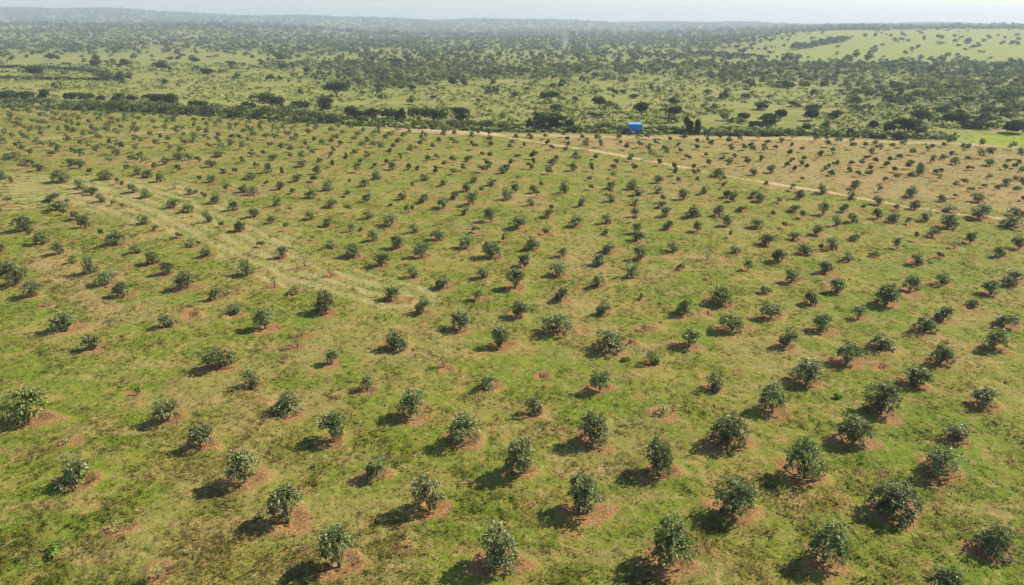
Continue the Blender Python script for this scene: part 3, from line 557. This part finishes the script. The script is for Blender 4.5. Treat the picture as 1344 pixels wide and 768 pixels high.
NEAR = TREES[:300]; REST = TREES[300:]
rowof = {}
for i, t in enumerate(NEAR):
    if t[1] > 22.0 and t[1] < 40.6:
        rowof.setdefault(int(round((t[1] - 22.5) / 2.97)), []).append((t[0], i))
loc_label = {}
for r_, lst in rowof.items():
    lst.sort()
    for q, (_, i) in enumerate(lst):
        loc_label[i] = f"{ORD[q] if q < 12 else 'twelfth'} from left in {ORD[r_]} row from front"
used = set()
def best_proto(t, flag, rs):
    W, H = t[2], t[3]
    cand = []
    for P_ in PROTO:
        if (flag == 's') != (P_[4] == 'X'): continue
        cand.append((abs(math.log(W / P_[0])) + .8 * abs(math.log(H / P_[1])) + rs.uniform(0, .22), P_))
    return min(cand, key=lambda q: q[0])[1]

tint = {'p': (1.5, 1.42, 1.45, 1), 'y': (1.4, 1.45, .95, 1), 'r': (2.0, 1.15, .9, 1), 's': (1.4, 1.4, 1.1, 1)}
rs = np.random.default_rng(11)
for i, t in enumerate(NEAR):
    flag = t[4] if len(t) > 4 else ''
    W, H = t[2], t[3]
    P_ = best_proto(t, flag, rs)
    dark = rs.uniform(.85, 1.5)
    colr = tint.get(flag, (dark, dark * rs.uniform(.95, 1.08), dark * rs.uniform(.9, 1.1), 1))
    root = bpy.data.objects.new('orchard_tree', None); COL.objects.link(root)
    root.empty_display_size = .2
    root.location = (t[0], t[1], float(terrain(t[0], t[1])) - .02); root.rotation_euler = (rs.normal(0, .06), rs.normal(0, .06), rs.uniform(0, 6.28))
    for nm, me in (('crown', P_[2]), ('trunk', P_[3])):
        o = bpy.data.objects.new(nm, me); COL.objects.link(o); o.parent = root
        o.scale = (1.10 * W / P_[0], 1.10 * W / P_[0], .92 * H / P_[1]); o.color = colr
    size = 'large' if W > 1.65 else 'medium' if W > 1.2 else 'small' if W > .8 else 'tiny'
    asp = H / W; shp = 'broad' if asp < .82 else 'rounded' if asp < 1.15 else 'upright' if asp < 1.45 else 'slender'
    ton = {'p': 'pale', 'y': 'yellow-green', 'r': 'reddish dry', 's': 'sparse'}.get(flag, 'dark green' if dark < 1.08 else 'green' if dark < 1.3 else 'grey-green')
    cx, cyy = project(t[0], t[1], H * .55)
    if i in loc_label: where = loc_label[i]
    elif cyy > 97: where = 'cut by the bottom edge, right of centre'
    else: where = f'{cx:.1f}% across, {cyy:.1f}% down'
    lab = f'{size} {shp} {ton} young tree, {where}'
    assert lab not in used, lab
    used.add(lab)
    root['label'] = lab; root['category'] = 'tree'; root['group'] = 'young trees planted in rows across the field'

parts = []; tparts = []
for t in REST + lay:
    W, H = t[2], t[3]; flag = t[4] if len(t) > 4 else ''
    lb = bush_lobes(rs, W, H, 4)
    k = 45 if flag == 's' else 105
    near = t[1] < 100
    V, F, T = leaf_cloud(rs, lb, int(k * (1.5 if near else 1)), .15 if near else .27, .38 + (.35 if flag in ('p', 'y', 's') else 0) + rs.normal(0, .1), .2, up=.15)
    parts.append((V + [t[0], t[1], float(terrain(t[0], t[1])) + .05], F, T))
V, F, T = join(parts)
link('orchard_trees', mesh_from('orchard_trees', V, F, {'tone': T}, far_leaf), kind='stuff',
     label='smaller and more distant young trees filling the far rows of the field', cat='trees')

# weeds: bright clumps between the trees
for i, (x, y, w, hg) in enumerate([(-19.6, 23.0, 1.0, .35), (19.6, 36.0, .5, .35), (18.4, 25.6, .5, .3), (7.6, 41.0, .6, .3), (20.7, 34.6, .7, .4), (12.5, 27.8, .6, .3), (-62.0, 97.0, 2.0, .6)]):
    V, F, T = leaf_cloud(rs, bush_lobes(rs, w, hg, 4), 110, .14, .5)
    cx, cyy = project(x, y, .2)
    link('weed_clump', mesh_from('weed_clump', V, F, {'tone': T}, weed_leaf), loc=(x, y, float(terrain(x, y))),
         label=f'low bright green weed clump in the grass, {cx:.0f}% across, {cyy:.0f}% down', cat='weed', group='weed clumps in the grass')

# ------------------------------------------------------------------ hedge, meadow trees and bushes
def bush_obj(name, x, y, W, H, rs, nq, size, tone, label, cat, group, colr=(1, 1, 1, 1), lobes=6):
    V, F, T = leaf_cloud(rs, bush_lobes(rs, W, H, lobes), nq, size, tone, .2)
    o = link(name, mesh_from(name, V, F, {'tone': T}, bush_leaf), loc=(x, y, float(terrain(x, y)) - .05), label=label, cat=cat, group=group)
    o.color = colr; o.rotation_euler = (0, 0, 0)
    return o
seen = {}
def uniq(lab):
    seen[lab] = seen.get(lab, 0) + 1
    assert seen[lab] == 1, lab
    return lab
for q in parse(BG_BACK):
    cx, cyy = project(q[0], q[1], q[3] * .5)
    sz_ = 'tall' if q[3] > 2.6 else 'wide' if q[2] > 4.5 else 'small'
    tall_ = q[3] > .95 * q[2]
    bush_obj('hedge_shrub', q[0], q[1], q[2] * (1.0 if tall_ else 1.4), q[3] * (1.05 if tall_ else 1.4), rs, 620, .48, .10, uniq(f'{sz_} dark shrub of the hedge behind the orchard, {cx:.1f}% across, {cyy:.1f}% down'), 'shrub', 'dark shrubs in the hedge along the orchard', (.5, .55, .5, 1))
for q in parse(BG_FRONT):
    cx, cyy = project(q[0], q[1], q[3] * .5)
    bush_obj('hedge_shrub', q[0], q[1], q[2] * (1.5 if cx < 36 else 1.2), q[3] * (1.45 if cx < 36 else .95), rs, 420, .42, .32, uniq(f'grey-green shrub at the orchard edge, {cx:.1f}% across, {cyy:.1f}% down'), 'shrub', 'lighter shrubs along the orchard edge')

def savanna_tree(x, y, W, H, rs, label, tall=.42):
    root = bpy.data.objects.new('savanna_tree', None); COL.objects.link(root)
    root.location = (x, y, float(terrain(x, y)) - .05)
    root['label'] = uniq(label); root['category'] = 'tree'; root['group'] = 'trees standing in the meadow'
    zb = H * tall; lb = []
    for q in range(8):
        an = q * .785 + rs.uniform(-.4, .4); r = W * rs.uniform(.08, .3)
        rz = (H - zb) * rs.uniform(.34, .48)
        lb.append((r * math.cos(an), r * math.sin(an), zb + (H - zb) * rs.uniform(.35, .62), W * rs.uniform(.24, .32), rz))
    V, F, T = leaf_cloud(rs, lb, 950, .40 * max(1, W / 6), .08, .14)
    link('crown', mesh_from('crown', V, F, {'tone': T}, bush_leaf), root).color = (.45, .5, .46, 1)
    r0 = .035 * H; fk = np.array([rs.normal(0, .1), rs.normal(0, .1), zb * .75])
    ps = [tube((0, 0, -.2), fk, r0 * 1.3, r0)]
    for c0 in lb: ps.append(tube(fk, c0[:3], r0 * .55, r0 * .2, 4))
    V, F, _ = join(ps); link('trunk', mesh_from('trunk', V, F, None, bark, True), root)
for q in parse(BG_TREE):
    cx, cyy = project(q[0], q[1], q[3] * .6)
    wd = 'wide flat-crowned' if q[2] > 6.5 else 'round-crowned'
    savanna_tree(q[0], q[1], q[2], q[3], rs, f'{wd} dark tree standing in the meadow, {cx:.1f}% across, {cyy:.1f}% down', .2)
for q in parse(BG_BUSH):
    z = float(terrain(q[0], q[1])); cx, cyy = project(q[0], q[1], z + q[3] * .5)
    sz_ = 'broad' if q[2] > 1.6 * q[3] else 'rounded'
    bush_obj('bush', q[0], q[1], q[2] * 1.05, q[3], rs, 380, .17 * max(2.4, min(q[2], 9)) * .62, .16, uniq(f'{sz_} dark bush in the meadow scrub, {cx:.1f}% across, {cyy:.1f}% down'), 'bush', 'bushes in the meadow beyond the hedge', (.62, .66, .66, 1))
for q in parse(BG_FAR):
    z = float(terrain(q[0], q[1])); cx, cyy = project(q[0], q[1], z + q[3] * .5)
    bush_obj('field_tree', q[0], q[1], q[2], q[3], rs, 160, .9, .3, uniq(f'tree dotted on the far pale green slope, {cx:.1f}% across, {cyy:.1f}% down'), 'tree', 'trees dotted over the far green slope', (.9, .95, .95, 1), 5)

def hedge_line(name, pts, W, H, label):
    ps = []; pts = np.array(pts)
    for a, b_ in zip(pts[:-1], pts[1:]):
        L = np.linalg.norm(b_ - a); m = max(2, int(L / (W * .42)))
        for k in range(m):
            c0 = a + (b_ - a) * (k + rs.uniform(0, 1)) / m
            w, hg = W * rs.uniform(.7, 1.3), H * rs.uniform(.7, 1.25)
            V, F, T = leaf_cloud(rs, bush_lobes(rs, w, hg, 4), 60, w * .18, .25)
            ps.append((V + [c0[0], c0[1], float(terrain(c0[0], c0[1])) - .05], F, T))
    V, F, T = join(ps)
    link(name, mesh_from(name, V, F, {'tone': T}, bush_leaf), label=label, cat='hedge').color = (.7, .75, .7, 1)
hedge_line('field_hedge', P_FH1, 4.0, 1.9, 'thin dark hedge line in left meadow, the farther one')
hedge_line('field_hedge', P_FH2, 3.2, 1.3, 'thin dark straight hedge line in left meadow, the nearer of the two')
hedge_line('tree_belt', P_WB, 8.0, 6.0, 'dark belt of trees climbing the far green slope on the right')
hedge_line('tree_belt', P_WB2, 7.0, 3.5, 'low dark belt of trees lying flat below the far right slope')

# ------------------------------------------------------------------ bush country beyond (uncountable scrub)
def scrub(name, y0, y1, area, wmin, wmax, nq, label, asp=.62):
    A = .95 * (y1 ** 2 - y0 ** 2); N = int(A / area)
    y = np.sqrt(y0 ** 2 + (y1 ** 2 - y0 ** 2) * rs.random(N)); x = (rs.random(N) * 2 - 1) * .95 * y
    k = rs.random(N) < density(x, y); x, y = x[k], y[k]; N = len(x)
    W = wmin + (wmax - wmin) * rs.random(N) ** 1.8; H = W * rs.uniform(asp * .7, asp * 1.3, N); Z = terrain(x, y)
    # all shrubs at once: three lobes each
    q = N * nq; ri = np.repeat(np.arange(N), nq); lobe = rs.integers(0, 3, q)
    la = rs.uniform(0, 6.28, (N, 3)); lr = rs.uniform(.05, .28, (N, 3)); lz = rs.uniform(.24, .52, (N, 3)); lw = rs.uniform(.2, .33, (N, 3))
    ca = la[ri, lobe]; cr = lr[ri, lobe]
    u = norm(rs.normal(0, 1, (q, 3))); u[:, 2] = np.where(u[:, 2] < -.3, -u[:, 2], u[:, 2])
    rad = rs.uniform(.6, 1.05, q)
    Wq, Hq = W[ri], H[ri]
    P = np.stack([x[ri] + Wq * (cr * np.cos(ca) + lw[ri, lobe] * u[:, 0] * rad), y[ri] + Wq * (cr * np.sin(ca) + lw[ri, lobe] * u[:, 1] * rad),
                  Z[ri] + Hq * (lz[ri, lobe] + .36 * u[:, 2] * rad)], 1)
    nn = norm(u + norm(rs.normal(0, 1, (q, 3))) * .7 + np.array([0, 0, .3]))
    a = norm(np.cross(nn, rs.normal(0, 1, (q, 3)))); b_ = np.cross(nn, a)
    s = (Wq * (1.25 / math.sqrt(nq)) * rs.uniform(.6, 1.3, q))[:, None]
    V = np.stack([P - a * s * .6, P + b_ * s * .45, P + a * s * .6, P - b_ * s * .45], 1).reshape(-1, 3)
    tone = np.clip(np.clip(rs.normal(.42, .24, N), 0, 1)[ri] + rs.normal(0, .14, q), 0, 1)
    print(name, N, q)
    link(name, mesh_from(name, V, np.arange(q * 4).reshape(-1, 4), {'tone': np.repeat(tone, 4)}, bush_leaf), kind='stuff', label=label, cat='scrub')
scrub('near_scrub', 150, 430, 20, 1.6, 6.0, 44, 'mixed green bushes of the savanna scrub just beyond the meadow')
scrub('middle_scrub', 430, 1300, 95, 3.5, 9.0, 20, 'grey-green savanna bush stretching into the distance')
scrub('far_woodland', 1300, 3900, 480, 7, 22, 14, 'hazy blue-green woodland covering the plain and hills to the horizon', .5)
# tall meadow herbs
N = 20000
y = 150 * (420 / 150.) ** rs.random(N); x = (rs.random(N) * 2 - 1) * .92 * y
belt = rs.random(N) < .22; y = np.where(belt, orch_edge(x) + rs.uniform(2.2, 9, N), y)
k = (y > orch_edge(x) + 2) & ~in_poly(x, y, P_LUSH) & ((fbm(x * .06, y * .06, 3, 80) > .40) | belt); x, y, belt = x[k], y[k], belt[k]; N = len(x)
nq = 9; ri = np.repeat(np.arange(N), nq); q = N * nq
W = rs.uniform(.5, 1.6, N) * np.maximum(1, y / 230) * np.where(belt, 1.5, 1)
u = norm(rs.normal(0, 1, (q, 3))); u[:, 2] = np.abs(u[:, 2])
P = np.stack([x[ri] + W[ri] * .5 * u[:, 0], y[ri] + W[ri] * .5 * u[:, 1], terrain(x, y)[ri] + W[ri] * .42 * u[:, 2]], 1)
nn = norm(u + norm(rs.normal(0, 1, (q, 3))) * .7 + np.array([0, 0, .6])); a = norm(np.cross(nn, rs.normal(0, 1, (q, 3)))); b_ = np.cross(nn, a)
s = (W[ri] * .42)[:, None]
V = np.stack([P - a * s * .6, P + b_ * s * .45, P + a * s * .6, P - b_ * s * .45], 1).reshape(-1, 3)
tone = np.clip(np.clip(rs.normal(.5, .25, N), 0, 1)[ri] + rs.normal(0, .15, q), 0, 1)
herb_leaf = leaf_mat('herb_leaf', (.09, .12, .02), (.24, .25, .055), .7, .2, .2, False)
link('meadow_herbs', mesh_from('meadow_herbs', V, np.arange(q * 4).reshape(-1, 4), {'tone': np.repeat(tone, 4)}, herb_leaf), kind='stuff', label='tall yellow-green herbs and grass clumps of the meadow', cat='meadow plants')

# ------------------------------------------------------------------ blue shed and small things at the orchard edge
def box(x0, x1, y0, y1, z0, z1):
    V = np.array([(x, y, z) for z in (z0, z1) for y in (y0, y1) for x in (x0, x1)], float)
    F = np.array([[0, 1, 5, 4], [1, 3, 7, 5], [3, 2, 6, 7], [2, 0, 4, 6], [4, 5, 7, 6], [2, 3, 1, 0]])
    return V, F
blue, n, l, b = new_mat('blue_sheet')
tc = n.new('ShaderNodeTexCoord')
nb = noise(n, l, tc.outputs['Object'], 3, 5)
l.new(mixc(n, l, nb, (.006, .17, .62), (.012, .26, .80)), b.inputs['Base Color']); b.inputs['Roughness'].default_value = .45
wv = n.new('ShaderNodeTexWave'); wv.inputs['Scale'].default_value = 4; l.new(tc.outputs['Object'], wv.inputs['Vector'])
bpn = n.new('ShaderNodeBump'); bpn.inputs['Strength'].default_value = .5; bpn.inputs['Distance'].default_value = .04
l.new(wv.outputs['Fac'], bpn.inputs['Height']); l.new(bpn.outputs[0], b.inputs['Normal'])
roofm, n, l, b = new_mat('shed_roof'); b.inputs['Base Color'].default_value = (.05, .30, .66, 1); b.inputs['Roughness'].default_value = .5
postm, n, l, b = new_mat('shed_post'); b.inputs['Base Color'].default_value = (.02, .09, .24, 1); b.inputs['Roughness'].default_value = .6
sx, sy = P_SHED[0]; szz = float(terrain(sx, sy))
shed = link('shed', None, loc=(sx, sy + 1.2, szz), label='small bright blue shed at the far orchard edge by the hedge', cat='shed'); shed.rotation_euler = (0, 0, R(-2)); shed.scale = (.92, .92, 1.0)
V, F, _ = join([box(-1.32, 1.32, -1.0, -.96, .05, 1.82), box(-1.32, 1.32, .96, 1.0, .05, 1.98), box(-1.36, -1.325, -1.0, 1.0, .05, 1.84), box(1.325, 1.36, -1.0, 1.0, .05, 1.84)])
link('wall', mesh_from('wall', V, F, None, blue), shed)
V, F = box(-1.5, 1.5, -1.2, 1.15, 1.99, 2.06); V[:, 2] += (V[:, 1]) * .06
link('roof', mesh_from('roof', V, F, None, roofm), shed)
for (px_, py_) in ((-1.40, -1.04), (1.40, -1.04), (-1.40, 1.04), (1.40, 1.04)):
    V, F = box(px_ - .045, px_ + .045, py_ - .045, py_ + .045, -.1, 1.92)
    link('post', mesh_from('post', V, F, None, postm), shed)
V, F = box(.15, .85, -1.03, -1.005, .06, 1.72)
door = link('door', mesh_from('door', V, F, None, blue), shed)
V, F = box(.74, .80, -1.07, -1.032, .85, .97); link('handle', mesh_from('handle', V, F, None, postm), door)

whitem, n, l, b = new_mat('white_plastic'); b.inputs['Base Color'].default_value = (.75, .75, .73, 1); b.inputs['Roughness'].default_value = .5
def lathe(prof, k=14):
    V = []; F = []
    for (r, z) in prof:
        for i in range(k):
            an = 2 * math.pi * i / k; V.append((r * math.cos(an), r * math.sin(an), z))
    for j in range(len(prof) - 1):
        for i in range(k): F.append([j * k + i, j * k + (i + 1) % k, (j + 1) * k + (i + 1) % k, (j + 1) * k + i])
    return np.array(V), np.array(F)
V, F = lathe([(.01, 0), (.30, 0), (.33, .05), (.33, .30), (.345, .33), (.33, .36), (.33, .68), (.28, .76), (.12, .79), (.12, .84), (.01, .85)])
dx_, dy_ = P_DRUM[0]
link('drum', mesh_from('drum', V, F, None, whitem, True), loc=(dx_, dy_, float(terrain(dx_, dy_))), label='small white drum on the bare soil beside the hedge, right of the blue shed', cat='drum')
pxx, pyy = P_PALE[0]
V, F, T = leaf_cloud(rs, bush_lobes(rs, 1.3, 1.9, 4), 130, .2, 1.0)
palem = leaf_mat('pale_leaf', (.30, .30, .24), (.62, .60, .52), .7, .2, .2, False)
link('pale_shrub', mesh_from('pale_shrub', V, F, {'tone': T}, palem), loc=(pxx, pyy, 0), label='small whitish shrub alone in the meadow behind the left hedge', cat='shrub')

# ------------------------------------------------------------------ smoke and haze
smx, smy = P_SMOKE[0]; smz = float(terrain(smx, smy))
def volume(name, colr, dens, aniso):
    m = bpy.data.materials.new(name); m.use_nodes = True
    n, l = m.node_tree.nodes, m.node_tree.links; n.remove(n['Principled BSDF'])
    v = n.new('ShaderNodeVolumePrincipled'); v.inputs['Color'].default_value = colr + (1,); v.inputs['Density'].default_value = dens; v.inputs['Anisotropy'].default_value = aniso
    l.new(v.outputs[0], n['Material Output'].inputs['Volume']); return m
smoke_mat = volume('smoke_volume', (.9, .92, .97), .03, .2)
n, l = smoke_mat.node_tree.nodes, smoke_mat.node_tree.links
tc = n.new('ShaderNodeTexCoord'); gen = n.new('ShaderNodeSeparateXYZ'); l.new(tc.outputs['Generated'], gen.inputs[0])
rx = math_(n, l, 'ABSOLUTE', math_(n, l, 'SUBTRACT', gen.outputs[0], .5)); ry_ = math_(n, l, 'ABSOLUTE', math_(n, l, 'SUBTRACT', gen.outputs[1], .5))
rad_ = math_(n, l, 'SQRT', math_(n, l, 'ADD', math_(n, l, 'MULTIPLY', rx, rx), math_(n, l, 'MULTIPLY', ry_, ry_)))
den = math_(n, l, 'MULTIPLY', math_(n, l, 'SUBTRACT', 1.0, ramp(n, l, rad_, .0, .42)), math_(n, l, 'SUBTRACT', 1.0, ramp(n, l, gen.outputs[2], .25, 1.0)))
nz = ramp(n, l, noise(n, l, tc.outputs['Object'], .35, 3), .3, .65)
dv = math_(n, l, 'MULTIPLY', math_(n, l, 'MULTIPLY', den, nz), .16)
l.new(dv, [q for q in n if q.type == 'PRINCIPLED_VOLUME'][0].inputs['Density'])
prof = [(.05, 0), (1.6, .6), (2.2, 3), (3.0, 7), (4.0, 11), (4.6, 15), (3.6, 19), (1.6, 21), (.05, 22)]
V, F = lathe(prof, 18)
V[:, 0] += .12 * V[:, 2] + .8 * np.sin(V[:, 2] * .6); V[:, 1] += .5 * np.cos(V[:, 2] * .7)
V[:, :2] *= (1 + .18 * np.sin(V[:, 2:3] * 1.3 + np.arctan2(V[:, 1:2], V[:, 0:1]) * 3))
link('smoke', mesh_from('smoke', V, F, None, smoke_mat, True), loc=(smx, smy, smz), kind='stuff', label='thin pale smoke plume rising from the distant bush', cat='smoke')

zmin = float(gz.min()) - 1.0
V, F = box(-6500, 6500, -60, 5400, zmin, 118.0)
link('haze', mesh_from('haze', V, F, None, volume('haze_volume', (.57, .675, .86), 0.00034, 0.15)), kind='stuff', label='pale air haze over the plain', cat='haze')
